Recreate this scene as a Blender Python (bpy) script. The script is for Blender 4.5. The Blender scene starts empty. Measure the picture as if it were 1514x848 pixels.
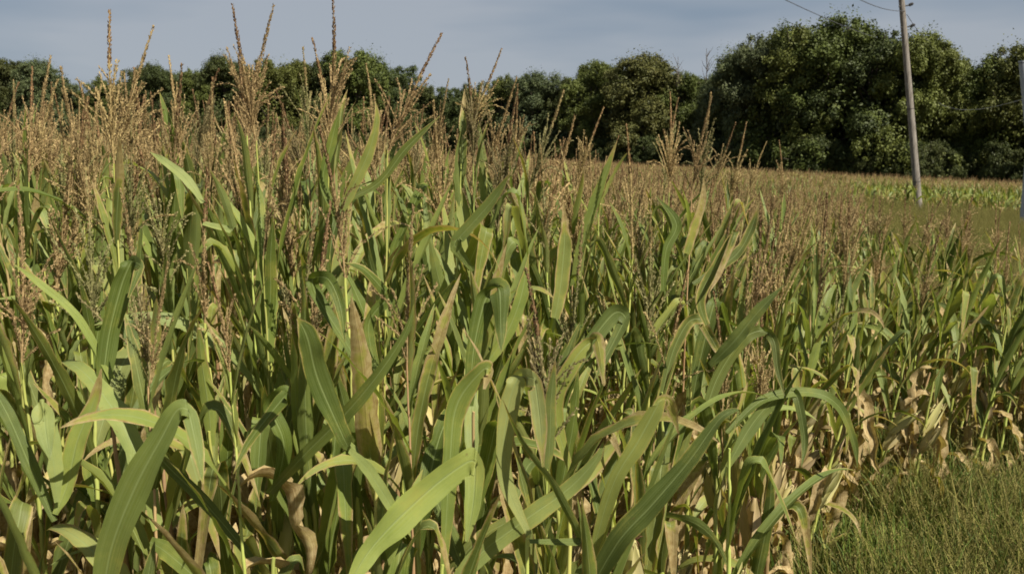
import bpy, math, random
import numpy as np
from mathutils import Vector, Matrix, Euler, Quaternion
R = math.radians
rng = np.random.default_rng(7)
random.seed(7)
scn = bpy.context.scene
COL = scn.collection

# ------------------------------------------------------------------ camera
CAMH, F, CX, CY = 2.5, 1311.0, 757.0, 424.0
PITCH = math.atan((CY - 228) / F)
cd = bpy.data.cameras.new('camera')
cam = bpy.data.objects.new('camera', cd); COL.objects.link(cam)
cam.location = (0, 0, CAMH); cam.rotation_euler = (math.pi / 2 - PITCH, 0, 0)
cd.sensor_width = 36; cd.lens = 36 * F / 1514; cd.clip_start = 0.05; cd.clip_end = 3000
cd.dof.use_dof = True; cd.dof.focus_distance = 3.4; cd.dof.aperture_fstop = 7.0
scn.camera = cam
scn.cycles.filter_width = 1.7 if hasattr(scn, 'cycles') else 1.5

# ------------------------------------------------------------------ light
SUN_AZ, SUN_EL = 136.0, 47.0          # azimuth clockwise from +Y (the view direction)
w = bpy.data.worlds.new('World'); scn.world = w; w.use_nodes = True
nt = w.node_tree; N = nt.nodes; L = nt.links
bg = N['Background']; bg.inputs[1].default_value = 0.05
sky = N.new('ShaderNodeTexSky'); sky.sky_type = 'NISHITA'; sky.sun_disc = False
sky.sun_elevation = R(SUN_EL); sky.sun_rotation = R(SUN_AZ); sky.air_density = 1.0; sky.dust_density = 0.6; sky.ozone_density = 1.6
tc = N.new('ShaderNodeTexCoord'); mp = N.new('ShaderNodeMapping'); mp.inputs['Scale'].default_value = (1.0, 1.0, 5.5)
mp.inputs['Rotation'].default_value = (0.0, R(5), 0.0)
no = N.new('ShaderNodeTexNoise'); no.inputs['Scale'].default_value = 1.7; no.inputs['Detail'].default_value = 4.0; no.inputs['Roughness'].default_value = 0.5
cr = N.new('ShaderNodeValToRGB'); cr.color_ramp.elements[0].position = 0.42; cr.color_ramp.elements[1].position = 0.62
cr.color_ramp.elements[0].color = (2.5, 3.25, 4.2, 1); cr.color_ramp.elements[1].color = (4.3, 4.7, 5.3, 1)
mx = N.new('ShaderNodeMix'); mx.data_type = 'RGBA'; mx.inputs[0].default_value = 0.9
L.new(tc.outputs['Generated'], mp.inputs[0]); L.new(mp.outputs[0], no.inputs[0]); L.new(no.outputs[0], cr.inputs[0])
L.new(cr.outputs[0], mx.inputs[7]); L.new(sky.outputs[0], mx.inputs[6]); L.new(mx.outputs[2], bg.inputs[0])
sd = bpy.data.lights.new('sun', 'SUN'); sd.energy = 5.0; sd.angle = R(0.5); sd.color = (1.0, 0.93, 0.80)
so = bpy.data.objects.new('sun', sd); COL.objects.link(so)
a, e = R(SUN_AZ), R(SUN_EL)
sdir = Vector((math.sin(a) * math.cos(e), math.cos(a) * math.cos(e), math.sin(e)))
so.rotation_euler = sdir.to_track_quat('Z', 'Y').to_euler(); so.location = (8, -8, 12)
scn.view_settings.view_transform = 'Standard'; scn.view_settings.look = 'None'
scn.view_settings.exposure = 0.80; scn.view_settings.gamma = 1.0
if hasattr(scn, 'cycles'):
    scn.cycles.max_bounces = 6; scn.cycles.transmission_bounces = 4; scn.cycles.transparent_max_bounces = 4

# ------------------------------------------------------------------ helpers
def gz(x, y):
    """ground height: a field falling gently to the right"""
    return -0.04 * x

def P(px, py, d):
    """world point seen at photo pixel (px, py) at distance d straight ahead"""
    v = Vector(((px - CX) / F, -(py - CY) / F, -1.0)); v.rotate(cam.rotation_euler)
    return Vector((0, 0, CAMH)) + v * (d / v.y)

def pix(p):
    q = cam.rotation_euler.to_matrix().transposed() @ (Vector(p) - Vector((0, 0, CAMH)))
    return CX - q.x / q.z * F * 1.0, CY + q.y / q.z * F

class MB:
    """collects quads, then links them as one mesh"""
    def __init__(s): s.v = []; s.f = []; s.uv = []; s.m = []; s.n = 0
    def add(s, V, Q, UV=None, m=0):
        V = np.asarray(V, float).reshape(-1, 3); Q = np.asarray(Q, int).reshape(-1, 4)
        if UV is None: UV = np.tile(np.array([[0, 0], [1, 0], [1, 1], [0, 1]], float), (len(Q), 1, 1))
        s.v.append(V); s.f.append(Q + s.n); s.uv.append(np.asarray(UV, float).reshape(-1, 4, 2))
        s.m.append(np.full(len(Q), m)); s.n += len(V)
    def merge(s, o, M=None, m=None):
        for V, Q, U, mm, k in zip(o.v, o.f, o.uv, o.m, np.cumsum([0] + [len(x) for x in o.v])[:-1]):
            V2 = V if M is None else V @ np.array(M.to_3x3()).T + np.array(M.translation)
            s.v.append(V2); s.f.append(Q - k + s.n); s.uv.append(U); s.m.append(mm if m is None else np.full(len(Q), m)); s.n += len(V2)
    def mesh(s, name, mats, smooth=True):
        V = np.concatenate(s.v); Q = np.concatenate(s.f); U = np.concatenate(s.uv); M = np.concatenate(s.m)
        me = bpy.data.meshes.new(name)
        me.vertices.add(len(V)); me.vertices.foreach_set('co', V.astype(np.float32).ravel())
        me.loops.add(len(Q) * 4); me.loops.foreach_set('vertex_index', Q.astype(np.int32).ravel())
        me.polygons.add(len(Q)); me.polygons.foreach_set('loop_start', np.arange(0, len(Q) * 4, 4, dtype=np.int32))
        me.polygons.foreach_set('loop_total', np.full(len(Q), 4, np.int32))
        me.polygons.foreach_set('material_index', M.astype(np.int32))
        me.polygons.foreach_set('use_smooth', np.full(len(Q), smooth))
        uvl = me.uv_layers.new(name='UVMap'); uvl.data.foreach_set('uv', U.astype(np.float32).ravel())
        for m in mats: me.materials.append(m)
        me.update(); me.validate()
        return me

def obj(name, me, parent=None, **tags):
    o = bpy.data.objects.new(name, me); COL.objects.link(o)
    if parent is not None: o.parent = parent
    for k, v in tags.items(): o[k] = v
    return o

def empty(name, loc, **tags):
    o = bpy.data.objects.new(name, None); COL.objects.link(o); o.location = loc; o.empty_display_size = 0.1
    for k, v in tags.items(): o[k] = v
    return o

def unit(v):
    n = np.linalg.norm(v, axis=-1, keepdims=True); return v / np.maximum(n, 1e-9)

def tube(mb, C, rad, k=6, m=0, caps=True):
    """tapered tube round the polyline C"""
    C = np.asarray(C, float); n = len(C); rad = np.broadcast_to(rad, n)
    T = unit(np.gradient(C, axis=0)); ref = np.array([0.31, 0.95, 0.05])
    A = unit(np.cross(T, ref)); B = np.cross(T, A)
    th = np.arange(k) * 2 * np.pi / k
    V = C[:, None] + rad[:, None, None] * (np.cos(th)[None, :, None] * A[:, None] + np.sin(th)[None, :, None] * B[:, None])
    i, j = np.meshgrid(np.arange(n - 1), np.arange(k), indexing='ij'); j2 = (j + 1) % k
    Q = np.stack([i * k + j, i * k + j2, (i + 1) * k + j2, (i + 1) * k + j], -1).reshape(-1, 4)
    U = np.stack([np.stack([j / k, i / (n - 1)], -1), np.stack([(j + 1) / k, i / (n - 1)], -1),
                  np.stack([(j + 1) / k, (i + 1) / (n - 1)], -1), np.stack([j / k, (i + 1) / (n - 1)], -1)], -2)
    mb.add(V.reshape(-1, 3), Q, U.reshape(-1, 4, 2), m)
    if caps and k % 2 == 0:
        for base in (0, (n - 1) * k):
            q = [[base, base + a_, base + a_ + 1, base + a_ + 2] for a_ in range(1, k - 2, 2)]
            mb.add(V.reshape(-1, 3)[base:base + k], np.array(q) - base, None, m)

def strip(mb, C, S, W, fold=0.25, ruf=0.0, ph=0.0, m=0, cols=(-1, -.55, 0, .55, 1), ortho=True):
    """leaf blade: centre line C, side vectors S, half widths W"""
    C = np.asarray(C, float); n = len(C); T = unit(np.gradient(C, axis=0))
    if ortho: S = unit(S - T * np.sum(S * T, -1, keepdims=True))
    Nn = np.cross(T, S)
    c = np.array(cols); k = len(c); s = np.linspace(0, 1, n)
    off = fold * np.abs(c)[None] * W[:, None]
    wave = ruf * (np.sin(s[:, None] * 23 + ph + np.sign(c)[None] * 1.3) + .6 * np.sin(s[:, None] * 41 + 2 * ph)) * (np.abs(c)[None] ** 2) * W[:, None]
    V = C[:, None] + S[:, None] * (c[None] * W[:, None])[..., None] + Nn[:, None] * (off + wave)[..., None]
    i, j = np.meshgrid(np.arange(n - 1), np.arange(k - 1), indexing='ij')
    Q = np.stack([i * k + j, i * k + j + 1, (i + 1) * k + j + 1, (i + 1) * k + j], -1).reshape(-1, 4)
    u = (c + 1) / 2
    U = np.stack([np.stack([u[j], s[i]], -1), np.stack([u[j + 1], s[i]], -1),
                  np.stack([u[j + 1], s[i + 1]], -1), np.stack([u[j], s[i + 1]], -1)], -2).reshape(-1, 4, 2)
    mb.add(V.reshape(-1, 3), Q, U, m)

# ------------------------------------------------------------------ materials
def newmat(name):
    m = bpy.data.materials.new(name); m.use_nodes = True
    n = m.node_tree.nodes; n.remove(n['Principled BSDF'])
    return m, n, m.node_tree.links, n['Material Output']

def math_(n, l, op, a_, b_=None, c_=None, clamp=False):
    x = n.new('ShaderNodeMath'); x.operation = op; x.use_clamp = clamp
    for i, v in enumerate((a_, b_, c_)):
        if v is None: continue
        if isinstance(v, (int, float)): x.inputs[i].default_value = v
        else: l.new(v, x.inputs[i])
    return x.outputs[0]

def mixc(n, l, f, a_, b_, mode='MIX'):
    x = n.new('ShaderNodeMix'); x.data_type = 'RGBA'; x.blend_type = mode
    for i, v in ((0, f), (6, a_), (7, b_)):
        if isinstance(v, (int, float)): x.inputs[i].default_value = v
        elif isinstance(v, tuple): x.inputs[i].default_value = v + (1,) if len(v) == 3 else v
        else: l.new(v, x.inputs[i])
    return x.outputs[2]

def leaf_mat(name, ga, gb, dry_bias, transl=0.38, rough=0.43, tan=(0.50, 0.41, 0.205), yel=(0.31, 0.29, 0.06), spec=0.26):
    m, n, l, out = newmat(name)
    uv = n.new('ShaderNodeUVMap'); sp = n.new('ShaderNodeSeparateXYZ'); l.new(uv.outputs[0], sp.inputs[0])
    oi = n.new('ShaderNodeObjectInfo'); geo = n.new('ShaderNodeNewGeometry'); rnd = oi.outputs['Random']
    tcn = n.new('ShaderNodeTexCoord')
    off = n.new('ShaderNodeVectorMath'); off.operation = 'ADD'
    cmb = n.new('ShaderNodeCombineXYZ'); l.new(math_(n, l, 'MULTIPLY', rnd, 37.0), cmb.inputs[0]); l.new(math_(n, l, 'MULTIPLY', rnd, 91.0), cmb.inputs[1])
    l.new(tcn.outputs['Object'], off.inputs[0]); l.new(cmb.outputs[0], off.inputs[1])
    nz = n.new('ShaderNodeTexNoise'); nz.inputs['Scale'].default_value = 9.0; nz.inputs['Detail'].default_value = 5.0; nz.inputs['Roughness'].default_value = 0.65
    l.new(off.outputs[0], nz.inputs[0])
    nf = n.new('ShaderNodeTexNoise'); nf.inputs['Scale'].default_value = 60.0; nf.inputs['Detail'].default_value = 3.0; l.new(off.outputs[0], nf.inputs[0])
    # veins along the blade
    mpn = n.new('ShaderNodeMapping'); mpn.inputs['Scale'].default_value = (46, 1.6, 1); l.new(uv.outputs[0], mpn.inputs[0])
    vn = n.new('ShaderNodeTexNoise'); vn.inputs['Scale'].default_value = 1.0; vn.inputs['Detail'].default_value = 2.0; l.new(mpn.outputs[0], vn.inputs[0])
    col = mixc(n, l, math_(n, l, 'MULTIPLY_ADD', nz.outputs[0], 1.6, -0.3, clamp=True), ga, gb)
    hs = n.new('ShaderNodeHueSaturation'); l.new(col, hs.inputs['Color'])
    l.new(math_(n, l, 'MULTIPLY_ADD', rnd, -0.022, 0.502), hs.inputs['Hue']); l.new(math_(n, l, 'MULTIPLY_ADD', math_(n, l, 'POWER', rnd, 1.5), 1.05, 0.48), hs.inputs['Value'])
    r2 = math_(n, l, 'FRACT', math_(n, l, 'MULTIPLY', rnd, 17.3)); l.new(math_(n, l, 'MULTIPLY_ADD', rnd, -0.22, math_(n, l, 'MULTIPLY_ADD', r2, -0.16, 1.12)), hs.inputs['Saturation'])
    col = mixc(n, l, math_(n, l, 'MULTIPLY_ADD', vn.outputs[0], 1.7, -0.55, clamp=True), hs.outputs[0], mixc(n, l, 0.5, hs.outputs[0], (0.30, 0.36, 0.16)))
    au = math_(n, l, 'ABSOLUTE', math_(n, l, 'SUBTRACT', sp.outputs[0], 0.5))
    rib = math_(n, l, 'SUBTRACT', 1.0, math_(n, l, 'MULTIPLY', au, 19.0), clamp=True)
    col = mixc(n, l, math_(n, l, 'MULTIPLY', rib, 0.75), col, (0.27, 0.33, 0.13))
    # dry margins and tip
    v3 = math_(n, l, 'POWER', sp.outputs[1], 3.0)
    dv = math_(n, l, 'ADD', math_(n, l, 'MULTIPLY', math_(n, l, 'POWER', math_(n, l, 'MULTIPLY', au, 2.0), 4.0), 0.45), math_(n, l, 'MULTIPLY', v3, 0.55))
    r3 = math_(n, l, 'FRACT', math_(n, l, 'MULTIPLY', rnd, 53.7))
    dv = math_(n, l, 'ADD', dv, math_(n, l, 'MULTIPLY_ADD', nz.outputs[0], 1.1, -0.55))
    dv = math_(n, l, 'ADD', dv, math_(n, l, 'MULTIPLY_ADD', r3, 0.45, dry_bias))
    ra = n.new('ShaderNodeValToRGB'); l.new(dv, ra.inputs[0]); el = ra.color_ramp.elements
    el[0].position = 0.52; el[0].color = (0, 0, 0, 1); el[1].position = 0.72; el[1].color = (1, 1, 1, 1)
    rb = n.new('ShaderNodeValToRGB'); l.new(dv, rb.inputs[0]); el = rb.color_ramp.elements
    el[0].position = 0.66; el[0].color = (0, 0, 0, 1); el[1].position = 0.78; el[1].color = (1, 1, 1, 1)
    col = mixc(n, l, ra.outputs[0], col, yel)
    tanv = mixc(n, l, math_(n, l, 'MULTIPLY_ADD', nf.outputs[0], 2.2, -0.6, clamp=True), tan, tuple(c_ * q for c_, q in zip(tan, (.60, .52, .42))))
    col = mixc(n, l, rb.outputs[0], col, tanv)
    streak = n.new('ShaderNodeValToRGB'); l.new(vn.outputs[0], streak.inputs[0]); streak.color_ramp.elements[0].position = 0.36; streak.color_ramp.elements[1].position = 0.55
    streak.color_ramp.elements[0].color = (0.45, 0.36, 0.28, 1); streak.color_ramp.elements[1].color = (1, 1, 1, 1)
    col = mixc(n, l, math_(n, l, 'MULTIPLY', rb.outputs[0], 0.75), col, mixc(n, l, 1.0, col, streak.outputs[0], 'MULTIPLY'))
    blo = n.new('ShaderNodeValToRGB'); l.new(math_(n, l, 'MULTIPLY', nz.outputs[0], math_(n, l, 'ADD', vn.outputs[0], 0.5)), blo.inputs[0]); blo.color_ramp.elements[0].position = 0.58; blo.color_ramp.elements[1].position = 0.70
    col = mixc(n, l, math_(n, l, 'MULTIPLY', blo.outputs[0], 0.4), col, yel)
    # small brown specks
    spk = n.new('ShaderNodeValToRGB'); l.new(nf.outputs[0], spk.inputs[0]); spk.color_ramp.elements[0].position = 0.70; spk.color_ramp.elements[1].position = 0.76
    col = mixc(n, l, math_(n, l, 'MULTIPLY', spk.outputs[0], 0.5), col, (0.16, 0.10, 0.04))
    b = n.new('ShaderNodeBsdfPrincipled'); l.new(col, b.inputs['Base Color']); b.inputs['Specular IOR Level'].default_value = spec
    l.new(math_(n, l, 'MULTIPLY_ADD', nz.outputs[0], 0.25, rough - 0.1), b.inputs['Roughness'])
    bp = n.new('ShaderNodeBump'); bp.inputs['Strength'].default_value = 0.6; bp.inputs['Distance'].default_value = 0.002
    l.new(math_(n, l, 'ADD', vn.outputs[0], math_(n, l, 'MULTIPLY', rib, 0.8)), bp.inputs['Height']); l.new(bp.outputs[0], b.inputs['Normal'])
    t = n.new('ShaderNodeBsdfTranslucent'); l.new(mixc(n, l, 1.0, col, (1.25, 1.25, 0.55), 'MULTIPLY'), t.inputs[0])
    ms = n.new('ShaderNodeMixShader'); ms.inputs[0].default_value = transl; l.new(b.outputs[0], ms.inputs[1]); l.new(t.outputs[0], ms.inputs[2])
    l.new(ms.outputs[0], out.inputs[0])
    return m

def simple_mat(name, c1, c2, scale=20, rough=0.8, transl=0.0, bump=0.0, stretch=(1, 1, 1), hue=0.0, val=0.0, coord='Object', c3=None):
    m, n, l, out = newmat(name)
    tcn = n.new('ShaderNodeTexCoord'); mpn = n.new('ShaderNodeMapping'); mpn.inputs['Scale'].default_value = stretch
    l.new(tcn.outputs[coord], mpn.inputs[0])
    nz = n.new('ShaderNodeTexNoise'); nz.inputs['Scale'].default_value = scale; nz.inputs['Detail'].default_value = 5; l.new(mpn.outputs[0], nz.inputs[0])
    ra = n.new('ShaderNodeValToRGB'); l.new(nz.outputs[0], ra.inputs[0]); el = ra.color_ramp.elements
    el[0].position = 0.34; el[0].color = c1 + (1,); el[1].position = 0.66; el[1].color = c2 + (1,)
    if c3: x = el.new(0.78); x.color = c3 + (1,)
    oi = n.new('ShaderNodeObjectInfo'); hs = n.new('ShaderNodeHueSaturation'); l.new(ra.outputs[0], hs.inputs['Color'])
    l.new(math_(n, l, 'MULTIPLY_ADD', oi.outputs['Random'], hue, 0.5 - hue / 2), hs.inputs['Hue'])
    l.new(math_(n, l, 'MULTIPLY_ADD', math_(n, l, 'FRACT', math_(n, l, 'MULTIPLY', oi.outputs['Random'], 7.7)), val, 1 - val / 2), hs.inputs['Value'])
    b = n.new('ShaderNodeBsdfPrincipled'); l.new(hs.outputs[0], b.inputs['Base Color']); b.inputs['Roughness'].default_value = rough
    b.inputs['Specular IOR Level'].default_value = 0.25
    if bump:
        bp = n.new('ShaderNodeBump'); bp.inputs['Strength'].default_value = bump; bp.inputs['Distance'].default_value = 0.01
        l.new(nz.outputs[0], bp.inputs['Height']); l.new(bp.outputs[0], b.inputs['Normal'])
    if transl:
        t = n.new('ShaderNodeBsdfTranslucent'); l.new(hs.outputs[0], t.inputs[0])
        ms = n.new('ShaderNodeMixShader'); ms.inputs[0].default_value = transl; l.new(b.outputs[0], ms.inputs[1]); l.new(t.outputs[0], ms.inputs[2])
        l.new(ms.outputs[0], out.inputs[0])
    else: l.new(b.outputs[0], out.inputs[0])
    return m

G1, G2 = (0.085, 0.142, 0.012), (0.200, 0.255, 0.032)
M_leaf = leaf_mat('corn_leaf_green', G1, G2, -0.17)
M_edge = leaf_mat('corn_leaf_browned_margin', (0.115, 0.150, 0.014), (0.22, 0.255, 0.035), 0.09)
M_dry = leaf_mat('corn_leaf_dry', (0.36, 0.25, 0.13), (0.46, 0.34, 0.19), 0.75, transl=0.25, rough=0.75, tan=(0.54, 0.44, 0.235), spec=0.2)
M_stalk = simple_mat('corn_stalk', (0.26, 0.30, 0.06), (0.42, 0.42, 0.13), 9, 0.5, stretch=(1, 1, .3), hue=0.04, val=0.4)
M_stalkdry = simple_mat('corn_stalk_dry', (0.22, 0.13, 0.06), (0.38, 0.27, 0.13), 14, 0.7, stretch=(1, 1, .3), hue=0.03, val=0.4)
M_tas = simple_mat('tassel_tan', (0.235, 0.162, 0.070), (0.47, 0.355, 0.165), 60, 0.8, transl=0.15, hue=0.015, val=0.4)
M_tasd = simple_mat('tassel_brown', (0.10, 0.054, 0.024), (0.29, 0.18, 0.085), 60, 0.8, hue=0.01, val=0.4)
M_tasg = simple_mat('tassel_greenish', (0.16, 0.15, 0.05), (0.34, 0.29, 0.14), 60, 0.8, transl=0.15, hue=0.04, val=0.4)
M_husk = simple_mat('ear_husk', (0.34, 0.30, 0.10), (0.50, 0.42, 0.22), 25, 0.6, stretch=(1, 1, .15), hue=0.05, val=0.3)
M_silk = simple_mat('corn_silk', (0.05, 0.02, 0.01), (0.14, 0.06, 0.03), 80, 0.8)
M_soil = simple_mat('soil', (0.07, 0.045, 0.028), (0.16, 0.11, 0.07), 3.0, 0.95, bump=0.5)
M_bark = simple_mat('bark', (0.05, 0.04, 0.03), (0.13, 0.11, 0.09), 3.0, 0.9, bump=0.6, stretch=(3, 3, .6))
M_pole = simple_mat('weathered_wood', (0.10, 0.085, 0.07), (0.25, 0.225, 0.195), 5.0, 0.85, bump=0.4, stretch=(6, 6, .35), c3=(0.22, 0.18, 0.14))
M_gal = simple_mat('grey_blue_wood', (0.25, 0.27, 0.30), (0.36, 0.38, 0.41), 5.0, 0.7, bump=0.3, stretch=(6, 6, .35))
M_metal = simple_mat('dark_metal', (0.03, 0.03, 0.03), (0.07, 0.065, 0.06), 20, 0.5)
M_wire = simple_mat('cable', (0.05, 0.05, 0.055), (0.09, 0.09, 0.1), 20, 0.5)
M_wirel = simple_mat('bright_cable', (0.3, 0.3, 0.32), (0.4, 0.4, 0.42), 20, 0.4)

# ------------------------------------------------------------------ corn pieces
def wprof(s, W, base=0.45, peak=0.38):
    up = base + (1 - base) * np.sin(np.clip(s / peak, 0, 1) * np.pi / 2)
    dn = np.where(s > peak, np.clip(1 - ((s - peak) / (1 - peak)) ** 1.9, 0, 1) ** 0.85, 1)
    return W * up * dn + 0.0008

def leaf_mb(kind, L_, W, r, m=0, n=20):
    """a blade starting at the origin and growing out along +X"""
    s = np.linspace(0, 1, n); mb = MB()
    if kind == 'erect': th = R(r.uniform(70, 86)) - R(r.uniform(3, 24)) * s ** 1.6
    elif kind == 'arch': th = R(r.uniform(60, 76)) - R(r.uniform(75, 135)) * s ** r.uniform(1.3, 2.0)
    elif kind == 'fold':
        sf = r.uniform(0.42, 0.72); t0 = r.uniform(60, 80)
        th = R(t0) - R(12) * s - R(t0 + r.uniform(45, 80)) * (1 / (1 + np.exp(-(s - sf) * r.uniform(50, 90))))
    else: th = R(r.uniform(30, 60)) - R(r.uniform(115, 145)) * np.clip(s / 0.35, 0, 1) ** 0.8          # hanging, dry
    if kind == 'fold': 
        s = np.sort(np.concatenate([np.linspace(0, 1, n - 6), np.clip(sf + np.linspace(-.05, .05, 6), 0, 1)]))
        th = R(t0) - R(12) * s - R(t0 + 65) * (1 / (1 + np.exp(-(s - sf) * 70)))
    ds = np.diff(s, prepend=0) * L_
    ya = R(r.uniform(-25, 25)) * s ** 1.5
    C = np.cumsum(np.stack([np.cos(th) * np.cos(ya) * ds, np.cos(th) * np.sin(ya) * ds + np.sin(s * 7 + r.uniform(0, 6)) * ds * .05, np.sin(th) * ds], -1), 0)
    if kind == 'dry': C += np.stack([np.sin(s * 19 + r.uniform(0, 6)), np.cos(s * 16 + r.uniform(0, 6)), 0 * s], -1) * 0.012 * s[:, None]
    tw = R(r.uniform(-70, 70)) * s + (R(r.uniform(-120, 120)) * s if kind == 'dry' else 0)
    T = unit(np.gradient(C, axis=0)); S0 = np.tile([0., 1., 0.], (len(s), 1)); B = np.cross(T, S0)
    S = S0 * np.cos(tw)[:, None] + B * np.sin(tw)[:, None]
    strip(mb, C, S, wprof(s, W / 2) * (1 + .07 * np.sin(s * 31 + W * 900) + .05 * np.sin(s * 57)), fold=r.uniform(.15, .55) if kind != 'dry' else r.uniform(.6, 1.4), ruf=r.uniform(.06, .22) if kind != 'dry' else .5, ph=r.uniform(0, 6), m=m)
    return mb

def spikelets(mb, C, rad, count, r, L_=0.010, W_=0.0032, m=0, spread=0.6):
    """seed scales set round the line C"""
    n = len(C); t = np.sort(r.uniform(0, 1, count)) * (n - 1.001); i = t.astype(int); f = (t - i)[:, None]
    p = C[i] * (1 - f) + C[i + 1] * f; T = unit(C[i + 1] - C[i])
    A = unit(np.cross(T, [0.31, 0.95, 0.05])); B = np.cross(T, A); th = r.uniform(0, 2 * np.pi, count)[:, None]
    o = A * np.cos(th) + B * np.sin(th); sd_ = -A * np.sin(th) + B * np.cos(th)
    sp_ = r.uniform(.6, 1.3, count)[:, None] * spread; d = unit(T + o * sp_); LL = L_ * r.uniform(.7, 1.3, count)[:, None]
    p0 = p + o * rad
    a0 = p0; a1 = p0 + d * LL * .5 + sd_ * W_; a2 = p0 + d * LL; a3 = p0 + d * LL * .5 - sd_ * W_ + o * W_ * .8
    V = np.stack([a0, a1, a2, a3], 1).reshape(-1, 3); Q = np.arange(count * 4).reshape(-1, 4)
    mb.add(V, Q, None, m)

def tassel_mb(r, lod=0, style='broom'):
    """0.5 m tall, neck at the origin, spike at the top; materials 0 tan 1 brown"""
    mb = MB(); k = 4 if lod == 0 else 3
    bend = r.uniform(-.05, .05, 2)
    def axis(z): return np.stack([bend[0] * (z / .5) ** 2, bend[1] * (z / .5) ** 2, z], -1)
    z = np.linspace(0, .5, 9); C = axis(z)
    tube(mb, C, np.linspace(.0034, .0012, 9), k, 0, False)
    cs = axis(np.linspace(.10, .5, 10))
    c0 = {0: 330, 1: 140, 2: 28}[lod]; sl = {0: 1.0, 1: 1.35, 2: 2.5}[lod]
    spikelets(mb, cs[:6], .0034, int(c0 * .5), r, .0105 * sl, .0027 * sl, 0, .52); spikelets(mb, cs[5:8], .0026, int(c0 * .30), r, .0108 * sl, .0026 * sl, 1, .46); spikelets(mb, cs[7:], .0016, int(c0 * .20), r, .0095 * sl, .0024 * sl, 1, .40)
    nb = r.integers(14, 22) if style == 'broom' else r.integers(6, 10)
    if lod == 2: nb = 7
    for b_ in range(nb):
        z0 = r.uniform(.0, .17); az = r.uniform(0, 2 * np.pi); el = R(r.uniform(5, 19) if r.random() < .82 else r.uniform(20, 50)); Lb = r.uniform(.12, .235)
        s = np.linspace(0, 1, 6); out = R(r.uniform(-8, 18)) * s ** 1.6 if r.random() < .82 else R(r.uniform(35, 95)) * s ** 1.6
        ang = el + out; ds = Lb / 5
        q = np.stack([np.sin(ang) * np.cos(az), np.sin(ang) * np.sin(az), np.cos(ang)], -1) * ds; q[0] = 0
        Cb = axis(np.array([z0]))[0] + np.cumsum(q, 0)
        tube(mb, Cb, np.linspace(.0017, .0008, 6), 3, 0, False)
        spikelets(mb, Cb, .0016, int({0: 84, 1: 34, 2: 11}[lod] * Lb / .2), r, .0092 * sl, .0024 * sl, 0, .50)
    return mb

def stalk_mb(r, H=1.0, lod=0):
    """unit-height stalk with nodes and sheaths; thickness in metres"""
    mb = MB(); nn = 12; k = 8 if lod == 0 else 4; zs = []; rs = []
    for i in range(nn):
        a0, a1 = i / nn, (i + 1) / nn; r0 = .0122 * (1 - .80 * a0 ** 1.2) + .0010
        zs += [a0, a0 + .06 / nn, a0 + .14 / nn, a0 + .9 / nn]; rs += [r0 * 1.16, r0 * 1.2, r0, r0 * .94]
    zs.append(1.0); rs.append(.004); zs = np.array(zs); rs = np.array(rs)
    bx, by = r.uniform(-.03, .03, 2)
    zig = .004 * np.sin(zs * nn * np.pi)
    C = np.stack([bx * np.sin(zs * np.pi) + zig, by * np.sin(zs * np.pi), zs], -1)
    tube(mb, C, rs, k, 0); return mb, (bx, by)

def ear_mb(r):
    mb = MB(); s = np.linspace(0, 1, 10); L_ = .24
    C = np.stack([.02 * s ** 2, 0 * s, s * L_], -1)
    tube(mb, C, .026 * np.sin(np.clip(s * .92 + .06, 0, 1) * np.pi) ** .55 + .001, 10, 0)
    for i in range(5):
        az = i * 1.3; dx = np.array([np.cos(az), np.sin(az), 0]); q = np.linspace(0, 1, 8)
        Cq = np.outer(.026 * np.sin(q * 2.6) ** .6 + .002 + .004 * (i % 2) + .02 * q ** 4, dx) + np.outer(q * (L_ * r.uniform(.85, 1.2)), [0, 0, 1])
        strip(mb, Cq, np.tile([-dx[1], dx[0], 0], (8, 1)), .022 * np.sin(q * 2.4 + .6) ** .8 * (1 - q ** 6) + .001, fold=-.3, ruf=.12, ph=i, m=0)
    return mb

def silk_mb(r):
    mb = MB()
    for i in range(22):
        az = r.uniform(0, 6.28); q = np.linspace(0, 1, 5); o = r.uniform(.004, .03)
        C = np.stack([.02 + np.cos(az) * o * q, np.sin(az) * o * q, .225 + .05 * q - .045 * q ** 2 * r.uniform(.5, 2)], -1)
        tube(mb, C, .0012, 3, 0, False)
    return mb

r = np.random.default_rng(11)
LEAF = {}
for kind, cnt in (('erect', 12), ('arch', 12), ('fold', 14)):
    LEAF[kind] = [leaf_mb(kind, r.uniform(.52, .82), r.uniform(.038, .066), r).mesh('leaf', [M_leaf if i % 3 else M_edge]) for i in range(cnt)]
LEAF['top'] = [leaf_mb('erect', r.uniform(.28, .42), r.uniform(.030, .046), r, n=14).mesh('leaf', [(M_leaf, M_edge)[i % 2]]) for i in range(8)]
LEAF['dry'] = [leaf_mb('dry', r.uniform(.5, .8), r.uniform(.045, .075), r).mesh('leaf', [M_dry]) for i in range(12)]
LEAF['half'] = [leaf_mb(('arch', 'fold')[i % 2], r.uniform(.55, .8), r.uniform(.04, .065), r).mesh('leaf', [M_edge]) for i in range(8)]
TAS = [tassel_mb(r, 0, 'broom' if i % 3 else 'thin').mesh('tassel', [M_tas if i % 5 else M_tasg, M_tasd if i % 2 else M_tas]) for i in range(14)]
STK = []
for i in range(8):
    mb, bd = stalk_mb(r); STK.append((mb.mesh('stalk', [M_stalk if i % 4 else M_stalkdry]), bd))
EAR = [ear_mb(r).mesh('ear', [M_husk]) for i in range(4)]; SILK = [silk_mb(r).mesh('silk', [M_silk]) for i in range(3)]

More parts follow.
